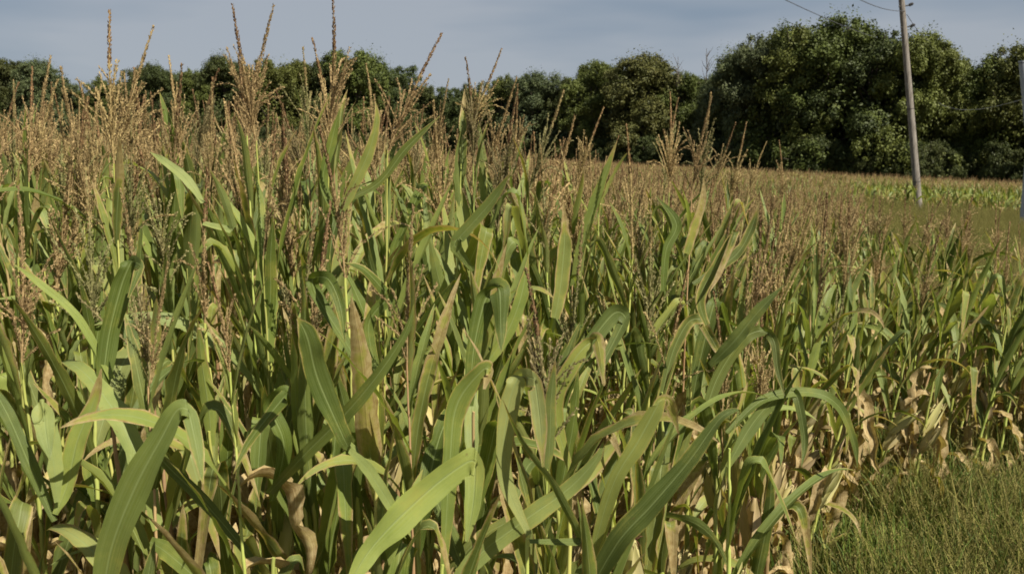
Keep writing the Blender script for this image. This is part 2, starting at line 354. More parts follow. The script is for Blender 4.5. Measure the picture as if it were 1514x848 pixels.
plants = []          # every individually built corn plant
def corn(x, y, H, lean=0.0, laz=0.0, tilt=(0, 0), seed=0, tas=True, ears=1, dens=1.0, tvar=None, tlen=.5, uppers=True, dry=0.2, hero=0):
    q = np.random.default_rng(seed)
    root = empty('corn_plant', (x, y, gz(x, y) - 0.01), category='corn plant')
    root.rotation_euler = Euler((0, 0, 0))
    root.rotation_euler = (Quaternion((math.cos(laz + math.pi / 2), math.sin(laz + math.pi / 2), 0), lean)).to_euler()
    SH = H - tlen * .93
    me, (bx, by) = STK[q.integers(len(STK))]
    st = obj('stalk', me, root); st.scale = (1.0, 1.0, SH)
    def at(zf): return Vector((bx * math.sin(zf * math.pi) , by * math.sin(zf * math.pi), zf * SH))
    nl = 15; plane = q.uniform(0, 2 * math.pi); zc = min(.97, (Hfun(x, y) - .44 + float(np.interp(px_of(x, y), [250, 450, 1050, 1200], [0, .10, .12, 0])) + hero * .10 + q.normal(0, .05)) / SH)
    ndry = 0
    for i in range(nl):
        zf = .14 + (zc - .14) * (i / (nl - 1)) ** .92
        if q.random() > dens: continue
        side = plane + (i % 2) * math.pi + q.normal(0, .3)
        if i < (8 if dry > .5 else 5): kind = 'dry' if q.random() < .85 else 'half'
        elif i < 6: kind = ('dry', 'half', 'fold', 'arch')[q.integers(4)]
        elif i >= nl - 2: kind = 'top' if uppers else None
        else: kind = ('erect', 'erect', 'erect', 'fold', 'arch', 'fold', 'erect')[q.integers(7)] if q.random() > dry * .5 else ('half', 'dry')[q.integers(2)]
        if kind is None: continue
        ndry += kind == 'dry'
        lf = obj('leaf', LEAF[kind][q.integers(len(LEAF[kind]))], root)
        lf.location = at(zf); lf.rotation_euler = (q.normal(0, .08), q.normal(0, .10), side); sc = q.uniform(.85, 1.15) * (1 if i < nl - 3 else .9)
        lf.scale = (sc, sc, sc)
    tipdir = Vector((tilt[0], tilt[1], 1))
    if tas:
        t = obj('tassel', TAS[q.integers(len(TAS)) if tvar is None else tvar], root); t.location = at(1.0) - Vector((0, 0, .01))
        s_ = tlen / .5; t.scale = (s_, s_, s_); t.rotation_euler = (-math.atan(tilt[1]), math.atan(tilt[0]), q.uniform(0, 6.28)) if False else (tipdir.to_track_quat('Z', 'Y') @ Quaternion((0, 0, 1), q.uniform(0, 6.28))).to_euler()
    for k in range(ears):
        zf = q.uniform(.42, .55); ea = obj('ear', EAR[q.integers(4)], root); ea.location = at(zf)
        az = (plane if ears < 2 else -1.2 + 1.3 * k) + q.normal(0, .4); ea.rotation_euler = (0, R(q.uniform(12, 35)), az)
        sk = obj('silk', SILK[q.integers(3)], ea)
        if k == 0: pass
    rec = dict(o=root, x=x, y=y, H=H, lean=lean, laz=laz, tilt=tilt, ears=ears, ndry=ndry, tas=tas)
    plants.append(rec); return rec

def px_of(x, y): return CX + x / y * F

def Hfun(x, y):
    px = px_of(x, y); b = np.interp(y, [1.8, 2.5, 3.2, 4.0, 7, 12, 20, 60], [2.12, 2.26, 2.44, 2.60, 2.62, 2.46, 2.30, 2.2])
    b -= np.interp(px, [650, 1000, 1200, 1500], [0, .30, .46, .56]) * np.interp(y, [5, 9, 15, 40], [1, 1, .8, .2])
    b += np.interp(px, [500, 1050], [.15, .04]) * np.interp(y, [3, 4, 8, 12], [0, 1, 1, 0])
    b += np.interp(px, [1150, 1350], [0, .06]) * np.interp(y, [9.5, 11], [1, 0])
    return b

def Xb(y):
    return np.interp(y, [1.6, 2.4, 3.4, 4.9, 5.4, 5.75, 5.8], [0.25, .58, 1.04, 1.76, 2.25, 3.0, 500])

def in_field(x, y):
    if x > Xb(y): return False
    if 8.6 < y < 36 + 3 * math.sin(x * .5) + .22 * (x - 12) and x > 0.37 * y + .1 + .5 * math.sin(y * .7): return False
    return True

# ---- plants picked out from the photograph: (tassel tip px, py, neck px, py, depth, extra)
HERO = [
 (163, 10, 166, 150, 3.3, 1, 'corn plant whose tall straight tassel rises highest near the left side'),
 (204, 26, 184, 150, 3.5, 2, 'corn plant with tassel leaning right, beside the tallest straight tassel at left'),
 (265, 80, 266, 185, 4.2, 4, 'corn plant with short straight tassel alone against the treeline at left'),
 (297, 92, 292, 190, 4.4, 5, 'corn plant with pale straight tassel right of the lone short tassel at left'),
 (350, 8, 368, 130, 3.0, 7, 'corn plant with dark spiked tassel and side branch bent far left'),
 (384, -6, 372, 120, 3.3, 8, 'corn plant with dark tassel cut by the top edge, leaning right'),
 (461, 68, 458, 165, 3.9, 10, 'corn plant with thin dark tassel just left of the tassel reaching the top'),
 (503, -8, 492, 130, 3.1, 11, 'corn plant with straight tassel reaching the top edge left of centre'),
 (480, 52, 488, 160, 3.7, 13, 'corn plant with slender pale tassel hugging the one that reaches the top'),
 (636, 32, 596, 150, 3.2, 1, 'corn plant with dark tassel leaning right, alone against the sky at centre'),
 (561, 92, 556, 190, 4.3, 2, 'corn plant with brown tassel left of the big leaning centre tassel'),
 (657, 112, 646, 200, 4.2, 4, 'corn plant with small dark tassel right of the big leaning centre tassel'),
 (706, 83, 702, 180, 3.6, 5, 'corn plant with upright tassel in the pair at centre'),
 (745, 66, 706, 150, 3.5, 7, 'corn plant with dark tassel leaning far right over the centre pair'),
 (760, 110, 735, 200, 4.4, 8, 'corn plant with bent tassel right of the centre pair'),
 (774, 122, 762, 210, 4.8, 11, 'corn plant with thin tassel against the woods right of centre'),
 (833, 130, 800, 225, 4.2, 10, 'corn plant with long dark tassel slanting right against the woods'),
 (884, 150, 862, 235, 4.3, 11, 'corn plant with slanting tassel, last tall one before the low canopy'),
 (905, 195, 893, 260, 5.2, 13, 'corn plant with short slanting tassel beside the last tall one'),
 (36, 92, 40, 200, 4.3, 1, 'corn plant with broad upright tassel near the left edge'),
 (70, 112, 60, 210, 4.7, 2, 'corn plant with fanned tassel right of the one near the left edge'),
 (124, 118, 128, 220, 4.9, 4, 'corn plant with small tassel left of the tallest straight tassel'),
 (990, 140, 985, 225, 5.0, 5, 'corn plant with slim pale tassel, leftmost of the cluster right of centre'),
 (1002, 132, 994, 225, 4.6, 7, 'corn plant with tall bushy tassel in the cluster right of centre'),
 (1041, 138, 1030, 225, 4.7, 8, 'corn plant with slender tassel in the middle of the right cluster'),
 (1054, 133, 1042, 228, 4.9, 10, 'corn plant with tallest tassel of the cluster right of centre'),
 (1078, 178, 1062, 245, 5.0, 11, 'corn plant with leaning tassel low in the cluster right of centre'),
 (1110, 175, 1090, 250, 5.2, 13, 'corn plant with slanting tassel, rightmost of the cluster right of centre'),
 (1122, 205, 1112, 255, 6.4, 4, 'corn plant with crooked tassel right of the cluster against the dark woods'),
 (1166, 205, 1160, 262, 7.2, 1, 'corn plant with lone tassel poking above the low canopy before dark woods'),
 (213, 100, 212, 215, 5.4, 7, 'corn plant with dull tassel between two taller ones at left'),
 (222, 385, 220, 500, 2.05, 12, 'short corn plant with upright pale tassel below eye level at left'),
 (340, 375, 340, 480, 2.15, 9, 'short corn plant with bare thin neck and loose pale tassel at left'),
 (597, 300, 600, 445, 2.35, 6, 'corn plant with wide loose tassel hanging among leaves at centre'),
 (805, 385, 808, 560, 2.3, 5, 'corn plant with slim dark tassel standing among green leaves at centre'),
 (398, 170, 392, 300, 2.7, 3, 'corn plant with dense greenish tassel left of centre'),
]
heroes = []
def lab(rec, s, group='corn plants in the near rows'): rec['o']['label'] = s; rec['o']['group'] = group; rec['lab'] = True
for i, (tx, ty, nx, ny, d, tv, s) in enumerate(HERO):
    tip, nk = P(tx, ty, d), P(nx, ny, d + (.05 if i % 2 else -.04)); ax = tip - nk; tl = ax.length
    tl2 = tl * 1.6; nk = tip - ax * 1.6                      # the bushy lower part starts below the visible spike
    if ax.z < 1e-3: continue
    x = nk.x - ax.x / ax.z * .25; y = nk.y; base = gz(x, y)
    lean = math.atan((nk.x - x) / (nk.z - base)); H = (nk.z - base) + tl2 * .93
    rec = corn(x, y, H, lean=lean, laz=0.0, tilt=(ax.x / ax.z - math.tan(lean), 0), seed=500 + i, tvar=tv, tlen=tl2,
               ears=int(i % 2), uppers=True, hero=1)
    # move the root so that the neck lands where it should
    bpy.context.view_layer.update() if False else None
    [setattr(c_, 'scale', (.62, .62, c_.scale[2])) for c_ in rec['o'].children if c_.name.startswith('stalk')]
    lab(rec, s); heroes.append((x, y))

# ---- blades picked out from the photograph: stalk (px at py) + blades as (px, py, depth, half width px) paths
def herm(p0, p1, p2, p3, f):
    def tan_(a_, b_, c_):
        u_, v_ = (b_ - a_), (c_ - b_)
        sharp = u_.length > 1e-6 and v_.length > 1e-6 and u_.normalized().dot(v_.normalized()) < .35
        return (c_ - a_) * (.10 if sharp else .5)
    m1, m2 = tan_(p0, p1, p2), tan_(p1, p2, p3)
    return p1 * (2 * f ** 3 - 3 * f * f + 1) + m1 * (f ** 3 - 2 * f * f + f) + p2 * (3 * f * f - 2 * f ** 3) + m2 * (f ** 3 - f * f)
def blade(parent, pts, mat, face=0.25, foldv=.22, ruf=.10, label=None):
    """a blade through the given points, creased flat where the path turns back; 'face' turns it away from broadside"""
    d0 = pts[0][2]; kd = .45 if face < 0 else -.45; q2 = []; turned = 0
    for k_, (a_, b_, d, w_) in enumerate(pts):
        if 1 < k_:
            u_ = Vector((pts[k_ - 1][0] - pts[k_ - 2][0], pts[k_ - 1][1] - pts[k_ - 2][1])); v_ = Vector((a_ - pts[k_ - 1][0], b_ - pts[k_ - 1][1]))
            if turned or (u_.length > .1 and v_.length > .1 and u_.normalized().dot(v_.normalized()) < .35): turned += 1
        q2.append((a_, b_, (q2[-1][2] - .035) if turned else d0 + (d - d0) * kd, w_ * (d / (d0 + (d - d0) * kd))))
    pts = q2
    pp = [P(a_, b_, d) for a_, b_, d, w_ in pts]; ws = [w_ * .64 / F * d for a_, b_, d, w_ in pts]
    K = len(pp); m = 10; C = []; W = []
    for t in range((K - 1) * m + 1):
        i = min(t // m, K - 2); f = t / m - i
        p0, p1, p2, p3 = pp[max(i - 1, 0)], pp[i], pp[i + 1], pp[min(i + 2, K - 1)]
        C.append(herm(p0, p1, p2, p3, f)); g = f * f * (3 - 2 * f); W.append(ws[i] * (1 - g) + ws[i + 1] * g)
    C = np.array(C); W = np.array(W); n = len(C); D = unit(np.diff(C, axis=0)); view = unit(C - np.array([0, 0, CAMH]))
    sharp = []
    for i in range(1, K - 1):
        u_, v_ = np.array(pp[i] - pp[i - 1]), np.array(pp[i + 1] - pp[i])
        if np.dot(unit(u_), unit(v_)) < .35: sharp.append(i * m)
    T = np.zeros((n, 3)); T[0] = D[0]; T[-1] = D[-1]; T[1:-1] = unit(D[:-1] + D[1:])
    for k_ in sharp: T[k_] = D[k_ - 1]
    S = unit(np.cross(T, view)); Bn = np.cross(T, S); fa = abs(face) + .18 + .18 * np.sin(np.linspace(0, 3, n) + face * 9)
    sgn = -1.0 if np.dot(S[:m + 1].mean(0), np.array(sdir)) > 0 else 1.0            # the upper face turns to the light
    if face < 0: sgn = -sgn
    S = S * np.cos(fa)[:, None] + Bn * np.sin(fa * sgn)[:, None]
    FS = {}
    for k_ in sharp:
        u_, v_ = D[k_ - 1], D[min(k_ + 1, n - 2)]; fs = u_ + v_
        fs = unit(fs) if np.linalg.norm(fs) > .45 else S[k_]
        if abs(np.dot(fs, u_)) > .75: fs = unit(fs - .6 * u_ * np.dot(fs, u_))
        FS[k_] = fs
    if sharp:
        for k_ in sharp: S[k_] = FS[k_]
    for k_ in range(1, n):
        if np.dot(S[k_], S[k_ - 1]) < 0: S[k_] = -S[k_]
    for k_ in sharp:
        fs = S[k_].copy(); ln = 0
        for stp in (1, -1):
            ln = 0; j_ = k_ + stp
            while 0 <= j_ < n:
                ln += np.linalg.norm(C[j_] - C[j_ - stp]); lim = 1.1 * W[k_]
                if ln > lim: break
                S[j_] = unit(fs * (1 - ln / lim) + S[j_] * (ln / lim)); j_ += stp
    loc = Vector(parent.matrix_world.translation)
    mb = MB(); strip(mb, C - np.array(parent.location), S, np.array(W), fold=foldv, ruf=ruf, ph=len(plants) * 1.7 + pts[0][0], ortho=False)
    o = obj('leaf', mb.mesh('leaf', [mat]), parent)
    if label: o['label'] = label
    return o

FRONT = [  # stalk px, py, depth, H, seed, label, blades
 (516, 700, 1.90, 1.95, 'front corn plant with thick yellow stalk and broad pale folded leaf at bottom centre', [
   ([(517, 862, 1.86, 12), (545, 815, 1.78, 30), (590, 765, 1.68, 47), (645, 715, 1.58, 47), (690, 683, 1.52, 43), (703, 684, 1.53, 40), (700, 740, 1.62, 25), (690, 800, 1.7, 6)], M_leaf, .1, 'broad pale leaf folded over at its tip'),
   ([(515, 660, 1.88, 10), (505, 640, 1.95, 20), (470, 560, 2.05, 26), (455, 500, 2.15, 22), (440, 470, 2.2, 3)], M_leaf, .3, None),
   ([(516, 665, 1.88, 8), (548, 700, 1.8, 17), (585, 760, 1.74, 15), (590, 772, 1.75, 2)], M_leaf, .25, None)]),
 (402, 760, 2.00, 2.0, 'front corn plant with long dark straight leaf slanting up to the right', [
   ([(398, 728, 1.98, 10), (450, 672, 1.9, 17), (510, 612, 1.84, 19), (560, 552, 1.8, 16), (600, 490, 1.8, 9), (612, 450, 1.8, 1)], M_leaf, -.35, None),
   ([(402, 740, 2.0, 8), (420, 660, 2.1, 20), (400, 600, 2.1, 18), (425, 580, 2.1, 18), (370, 650, 2.0, 10), (345, 700, 1.96, 1)], M_leaf, .2, None)]),
 (655, 880, 2.10, 1.95, 'front corn plant with long narrow leaf crossing the bottom centre', [
   ([(655, 880, 2.08, 16), (710, 818, 2.0, 27), (780, 765, 1.95, 29), (840, 722, 1.9, 24), (880, 680, 1.9, 13), (893, 650, 1.9, 1)], M_leaf, .15, None),
   ([(655, 850, 2.1, 10), (665, 690, 2.0, 23), (675, 600, 1.95, 30), (712, 548, 1.95, 24), (724, 548, 1.94, 18), (716, 575, 1.9, 4)], M_leaf, .3, None)]),
 (868, 880, 1.85, 1.9, 'front corn plant with large dark leaf arching up at bottom right of centre', [
   ([(868, 880, 1.8, 20), (915, 800, 1.72, 32), (965, 745, 1.68, 30), (1020, 680, 1.66, 22), (1065, 618, 1.66, 12), (1092, 606, 1.66, 3), (1085, 640, 1.66, 1)], M_leaf, -.35, 'large dark arching leaf'),
   ([(868, 850, 1.84, 10), (905, 720, 1.95, 18), (945, 650, 1.95, 22), (975, 594, 1.95, 17), (990, 596, 1.94, 14), (1003, 640, 1.92, 2)], M_edge, .2, 'leaf with browned margins')]),
 (150, 900, 1.80, 1.85, 'front corn plant with wide dark leaf and pale folded tip at lower left', [
   ([(150, 900, 1.78, 18), (165, 810, 1.72, 36), (200, 720, 1.68, 40), (240, 645, 1.66, 30), (262, 606, 1.66, 22), (278, 606, 1.66, 22), (290, 660, 1.7, 18), (300, 715, 1.75, 3)], M_leaf, -.15, None)]),
 (80, 790, 1.95, 1.95, 'front corn plant with upright leaf folded flat across the top at lower left', [
   ([(84, 742, 1.93, 7), (80, 690, 1.9, 20), (70, 640, 1.88, 27), (64, 611, 1.88, 30), (65, 608, 1.88, 29), (68, 640, 2.0, 20), (74, 680, 2.05, 2)], M_leaf, .1, None),
   ([(82, 760, 1.94, 8), (100, 715, 1.88, 22), (115, 650, 1.85, 26), (140, 590, 1.83, 14), (150, 545, 1.83, 2)], M_leaf, .2, None),
   ([(80, 770, 1.94, 8), (45, 690, 1.9, 18), (10, 610, 1.86, 16), (-20, 560, 1.84, 4)], M_leaf, .2, None)]),
 (218, 720, 2.05, 1.98, 'front corn plant with thin pale stalk and wide blue-green leaf low at left', [
   ([(222, 800, 2.0, 12), (245, 815, 1.9, 24), (280, 845, 1.8, 22), (310, 880, 1.7, 5)], M_leaf, .3, None),
   ([(218, 640, 2.05, 8), (240, 680, 1.98, 14), (300, 740, 1.9, 17), (360, 810, 1.85, 12), (385, 845, 1.82, 2)], M_leaf, .2, None)]),
 (780, 820, 2.05, 2.05, 'corn plant with drooping leaf folded over just right of bottom centre', [
   ([(782, 790, 2.04, 8), (745, 700, 2.0, 22), (752, 600, 2.0, 26), (768, 556, 2.0, 24), (790, 560, 1.98, 22), (798, 620, 1.95, 20), (803, 690, 1.94, 3)], M_edge, .15, None),
   ([(783, 800, 2.03, 6), (860, 800, 1.95, 12), (820, 720, 1.95, 12), (770, 650, 1.95, 8), (743, 590, 1.95, 1)], M_leaf, .5, None)]),
 (845, 745, 2.30, 2.1, 'corn plant with small tattered folded leaf tip right of centre', [
   ([(845, 730, 2.3, 8), (880, 690, 2.2, 18), (915, 640, 2.15, 18), (903, 640, 2.1, 12), (925, 690, 2.1, 2)], M_edge, .2, None),
   ([(845, 700, 2.3, 8), (820, 600, 2.35, 20), (850, 530, 2.35, 20), (878, 502, 2.3, 17), (884, 506, 2.28, 16), (892, 560, 2.25, 5), (893, 570, 2.25, 1)], M_edge, .2, 'folded leaf with browned margins')]),
 (700, 560, 2.6, 2.2, 'corn plant with triangular leaf tip folded down at centre', [
   ([(695, 600, 2.6, 8), (700, 520, 2.55, 22), (715, 450, 2.5, 30), (728, 426, 2.48, 30), (738, 430, 2.45, 28), (740, 480, 2.42, 17), (741, 522, 2.42, 1)], M_leaf, .1, None),
   ([(700, 560, 2.6, 8), (745, 500, 2.5, 16), (770, 440, 2.45, 17), (782, 375, 2.4, 1)], M_leaf, .3, None),
   ([(700, 400, 2.6, 6), (672, 360, 2.55, 16), (725, 300, 2.5, 14), (757, 252, 2.5, 1)], M_leaf, -.3, None)]),
 (822, 520, 2.75, 2.25, 'corn plant with stiff upright leaf ending in a tan tip at centre', [
   ([(820, 470, 2.75, 12), (828, 430, 2.72, 18), (834, 370, 2.7, 19), (835, 335, 2.7, 9), (833, 300, 2.7, 1)], M_edge, .1, 'upright leaf with tan tip'),
   ([(822, 600, 2.75, 8), (850, 540, 2.7, 16), (905, 465, 2.6, 24), (925, 470, 2.58, 18), (900, 520, 2.55, 12), (880, 560, 2.52, 2)], M_leaf, .2, None)]),
 (560, 620, 2.5, 2.3, 'corn plant with arching leaf bent over left of centre', [
   ([(560, 600, 2.5, 8), (520, 520, 2.4, 14), (470, 440, 2.35, 16), (462, 412, 2.35, 17), (485, 412, 2.3, 18), (503, 450, 2.28, 15), (510, 505, 2.26, 2)], M_leaf, .2, None),
   ([(560, 560, 2.5, 8), (545, 480, 2.45, 15), (575, 440, 2.4, 16), (540, 400, 2.4, 10), (510, 388, 2.4, 1)], M_leaf, .25, None)]),
 (165, 600, 2.3, 2.25, 'corn plant with broad upright leaf bent at its tip at left', [
   ([(150, 590, 2.28, 12), (160, 500, 2.2, 26), (180, 420, 2.15, 26), (195, 386, 2.14, 20), (208, 392, 2.12, 14), (190, 440, 2.1, 3)], M_leaf, .1, None),
   ([(165, 560, 2.3, 8), (115, 470, 2.3, 10), (60, 420, 2.3, 9), (20, 390, 2.3, 1)], M_leaf, .3, None)]),
 (510, 400, 2.9, 2.55, 'tall corn plant with two bright upright leaves against the woods', [
   ([(506, 310, 2.88, 8), (520, 280, 2.86, 13), (545, 225, 2.84, 14), (557, 180, 2.84, 8), (555, 150, 2.84, 1)], M_edge, .1, None),
   ([(502, 330, 2.9, 8), (478, 270, 2.88, 10), (490, 210, 2.86, 11), (503, 160, 2.86, 1)], M_leaf, .2, None),
   ([(505, 300, 2.9, 6), (560, 270, 2.88, 9), (600, 220, 2.86, 10), (650, 172, 2.86, 1)], M_edge, .3, None)]),
 (300, 420, 2.8, 2.4, 'corn plant with dark leaves spread to both sides of its top at left', [
   ([(300, 300, 2.8, 6), (275, 265, 2.76, 12), (245, 240, 2.74, 9), (222, 225, 2.72, 1)], M_leaf, .2, None),
   ([(300, 330, 2.8, 6), (345, 340, 2.78, 9), (330, 290, 2.76, 10), (310, 250, 2.76, 1)], M_leaf, .3, None)]),
 (980, 560, 3.1, 2.15, 'corn plant with tan-edged leaf tip curling down right of centre', [
   ([(975, 600, 3.1, 8), (995, 520, 3.0, 16), (1018, 476, 2.95, 15), (1036, 472, 2.93, 14), (1055, 505, 2.9, 12), (1076, 543, 2.9, 1)], M_edge, .15, 'curling leaf with tan edges'),
   ([(980, 430, 3.1, 6), (985, 370, 3.05, 11), (1000, 330, 3.0, 12), (970, 290, 3.0, 1)], M_leaf, .2, None)]),
 (1060, 620, 3.0, 2.05, 'corn plant with long leaf drooping over at centre right', [
   ([(1035, 640, 3.0, 8), (1060, 560, 2.9, 17), (1100, 500, 2.85, 17), (1130, 488, 2.82, 14), (1145, 505, 2.8, 12), (1150, 545, 2.8, 9), (1160, 585, 2.8, 1)], M_edge, .15, None),
   ([(1050, 540, 3.0, 8), (1085, 505, 2.9, 17), (1120, 462, 2.85, 15), (1160, 420, 2.8, 1)], M_leaf, -.3, None),
   ([(1045, 480, 3.0, 8), (1035, 440, 3.0, 14), (1060, 390, 2.95, 14), (1086, 345, 2.9, 11), (1085, 350, 2.9, 9), (1065, 400, 2.9, 7), (1050, 430, 2.9, 1)], M_edge, .2, None)]),
 (1025, 440, 3.5, 2.2, 'corn plant with tall upright leaf rising over the low canopy', [
   ([(1015, 375, 3.5, 10), (1025, 340, 3.48, 12), (1038, 300, 3.46, 9), (1041, 264, 3.46, 1)], M_edge, .1, None),
   ([(1025, 420, 3.5, 6), (1085, 380, 3.45, 12), (1110, 340, 3.4, 11), (1124, 296, 3.4, 1)], M_edge, .2, None)]),
 (1075, 760, 2.95, 2.0, 'corn plant with dark leaf over tan ears near the field edge', [
   ([(1075, 690, 2.95, 8), (1110, 630, 2.85, 19), (1140, 595, 2.8, 19), (1170, 578, 2.78, 13), (1180, 590, 2.76, 12), (1190, 650, 2.72, 10), (1185, 690, 2.7, 1)], M_leaf, .15, None),
   ([(1075, 640, 2.95, 6), (1130, 590, 2.85, 12), (1200, 580, 2.8, 13), (1240, 600, 2.78, 12), (1262, 650, 2.76, 9), (1268, 690, 2.75, 1)], M_leaf, .2, None)]),
]
for i, (sx, sy, d, H, s, bl) in enumerate(FRONT):
    p = P(sx, sy, d)
    rec = corn(p.x, d, H + gz(0, 0), lean=R(rng.normal(0, 1.2)), laz=0.0, tilt=(rng.normal(0, .1), 0), seed=900 + i,
               tas=(H > 2.3), ears=int(i % 3 == 0), dens=.6, uppers=False)
    [setattr(c_, 'scale', (1.15, 1.15, c_.scale[2])) for c_ in rec['o'].children if c_.name.startswith('stalk')]
    rec['o'].rotation_euler = (0, 0, 0)
    lab(rec, s); heroes.append((p.x, d))
    for pts, mat, fc, lb in bl: blade(rec['o'], pts, mat, face=fc, label=lb)

# ears seen at the edge of the field, one plant each
for i, (ex, ey, d, s) in enumerate([
  (1050, 700, 3.35, 'corn plant holding a tan upright ear under the dark arching leaf'),
  (1086, 695, 3.5, 'corn plant holding a yellow-green ear right of the tan upright ear'),
  (1102, 760, 3.3, 'corn plant holding a tattered pale ear low near the field edge'),
  (925, 830, 2.3, 'corn plant holding a pale ear at the bottom right of centre')]):
    p = P(ex, ey, d); x = p.x + .04
    rec = corn(x, d, 2.0, seed=1300 + i, ears=0, dens=.6, tas=i % 2 == 0, uppers=True); lab(rec, s); heroes.append((x, d))
    ea = obj('ear', EAR[i % 4], rec['o']); ea.location = (-.02, -.03, p.z - gz(x, d) - .12); ea.rotation_euler = (R(14), R(-8), 0)
    obj('silk', SILK[i % 3], ea)

# ---- the rows
far_pts = []
ROW0, DR, DX = 2.05, 0.70, 0.165
row = 0; y = ROW0
while y < 95:
    half = .62 * y + 1.2; x = -half; step = DX if y < 14 else (.24 if y < 35 else .45)
    n_in = 0
    while x < min(half, Xb(y)):
        X = x + rng.normal(0, .035); Y = y + rng.normal(0, .05 if y < 9 else .12); x += step * rng.uniform(.75, 1.25)
        if not in_field(X, Y): continue
        if any((X - a_) ** 2 + (Y - b_) ** 2 < .011 for a_, b_ in heroes): continue
        pxx = px_of(X, Y); Hh = Hfun(X, Y) + rng.normal(0, .085)
        edge = Xb(Y) - X
        if 1010 < pxx < 1125 and Y < 3.25: continue
        inview = -70 < pxx < 1590
        if inview and row < 11 and len(plants) < 300:
            ls = 0.0
            if 1150 < pxx and Y < 12: ls = R(rng.uniform(0, 10))
            rec = corn(X, Y, Hh, lean=R(rng.normal(0, 2.5)) + ls, laz=rng.uniform(-.5, .5), tilt=(rng.normal(.03, .12), rng.normal(0, .1)),
                       seed=int(2000 + row * 200 + n_in), tas=rng.random() < ((.22 if Y < 2.6 else .6 if Y < 3.6 else .9) if pxx < 1180 or Y > 8 else .45), ears=int(rng.random() < .5) if edge > .7 else 2,
                       tlen=rng.uniform(.54, .74), dens=.98, dry=.25 if edge > .6 else .7)
            rec['row'] = row; n_in += 1
        else:
            far_pts.append((X, Y, Hh, rng.random()))
    row += 1; y += DR if y < 35 else 1.1
print('individual plants', len(plants), 'far', len(far_pts), 'rows', row)

# labels for the plants of the rows
ORD = ['first', 'second', 'third', 'fourth', 'fifth', 'sixth', 'seventh', 'eighth', 'ninth', 'tenth', 'eleventh', 'twelfth', 'thirteenth', 'fourteenth', 'fifteenth',
       'sixteenth', 'seventeenth', 'eighteenth', 'nineteenth', 'twentieth'] + ['twenty-' + o_ for o_ in 'first second third fourth fifth sixth seventh eighth ninth'.split()] + ['thirtieth'] + \
      ['thirty-' + o_ for o_ in 'first second third fourth fifth sixth seventh eighth ninth'.split()] + ['fortieth'] + ['forty-' + o_ for o_ in 'first second third fourth fifth sixth seventh eighth ninth'.split()] + ['fiftieth'] + \
      ['fifty-' + o_ for o_ in 'first second third fourth fifth sixth seventh eighth ninth'.split()] + ['sixtieth'] + ['sixty-' + o_ for o_ in 'first second third fourth fifth sixth seventh eighth ninth'.split()]
byrow = {}
for p_ in plants:
    p_['row'] = p_['row'] if 'row' in p_ else max(0, round((p_['y'] - ROW0) / DR))
    if True: byrow.setdefault(p_['row'], []).append(p_)
for rw, lst in byrow.items():
    lst.sort(key=lambda q_: q_['x'])
    for k, q_ in enumerate(lst):
        if 'lab' in q_: continue
        rel = q_['H'] - Hfun(q_['x'], q_['y'])
        size = 'tall' if rel > .09 else ('short' if rel < -.09 else 'mid-height')
        t_ = q_['tilt'][0] + q_['lean']
        tass = 'without tassel' if not q_['tas'] else ('with tassel leaning right' if t_ > .13 else ('with tassel leaning left' if t_ < -.11 else 'with upright tassel'))
        q_['o']['label'] = '%s corn plant %s, %s from the left in the %s row' % (size, tass, ORD[k], ORD[rw])
        q_['o']['group'] = 'corn plants in the near rows'

# ------------------------------------------------------------------ masses (geometry-node instances on one object)
def scatter(name, pts, rots, scls, idx, meshes, tag_label, cat):
    src = bpy.data.collections.new(name + '_shapes')
    for i, me in enumerate(meshes):
        src.objects.link(bpy.data.objects.new('%s_shape_%02d' % (name, i), me))
    me = bpy.data.meshes.new(name); me.from_pydata([tuple(p) for p in pts], [], [])
    at = me.attributes.new('rot', 'FLOAT_VECTOR', 'POINT'); at.data.foreach_set('vector', np.asarray(rots, np.float32).ravel())
    at = me.attributes.new('scl', 'FLOAT_VECTOR', 'POINT'); at.data.foreach_set('vector', np.asarray(scls, np.float32).ravel())
    at = me.attributes.new('idx', 'INT', 'POINT'); at.data.foreach_set('value', np.asarray(idx, np.int32))
    o = obj(name, me, kind='stuff', label=tag_label, category=cat)
    g = bpy.data.node_groups.new(name + '_nodes', 'GeometryNodeTree')
    g.interface.new_socket('Geometry', in_out='INPUT', socket_type='NodeSocketGeometry'); g.interface.new_socket('Geometry', in_out='OUTPUT', socket_type='NodeSocketGeometry')
    gi, go = g.nodes.new('NodeGroupInput'), g.nodes.new('NodeGroupOutput')
    ip = g.nodes.new('GeometryNodeInstanceOnPoints'); ci = g.nodes.new('GeometryNodeCollectionInfo')
    ci.inputs[0].default_value = src; ci.inputs['Separate Children'].default_value = True; ci.inputs['Reset Children'].default_value = True
    ip.inputs['Pick Instance'].default_value = True
    def na(nm, t):
        x = g.nodes.new('GeometryNodeInputNamedAttribute'); x.data_type = t; x.inputs[0].default_value = nm; return x.outputs[0]
    e2r = g.nodes.new('FunctionNodeEulerToRotation')
    g.links.new(gi.outputs[0], ip.inputs['Points']); g.links.new(ci.outputs[0], ip.inputs['Instance']); g.links.new(na('idx', 'INT'), ip.inputs['Instance Index'])
    g.links.new(na('rot', 'FLOAT_VECTOR'), e2r.inputs[0]); g.links.new(e2r.outputs[0], ip.inputs['Rotation']); g.links.new(na('scl', 'FLOAT_VECTOR'), ip.inputs['Scale'])
    g.links.new(ip.outputs[0], go.inputs[0])
    md = o.modifiers.new('instances', 'NODES'); md.node_group = g
    return o

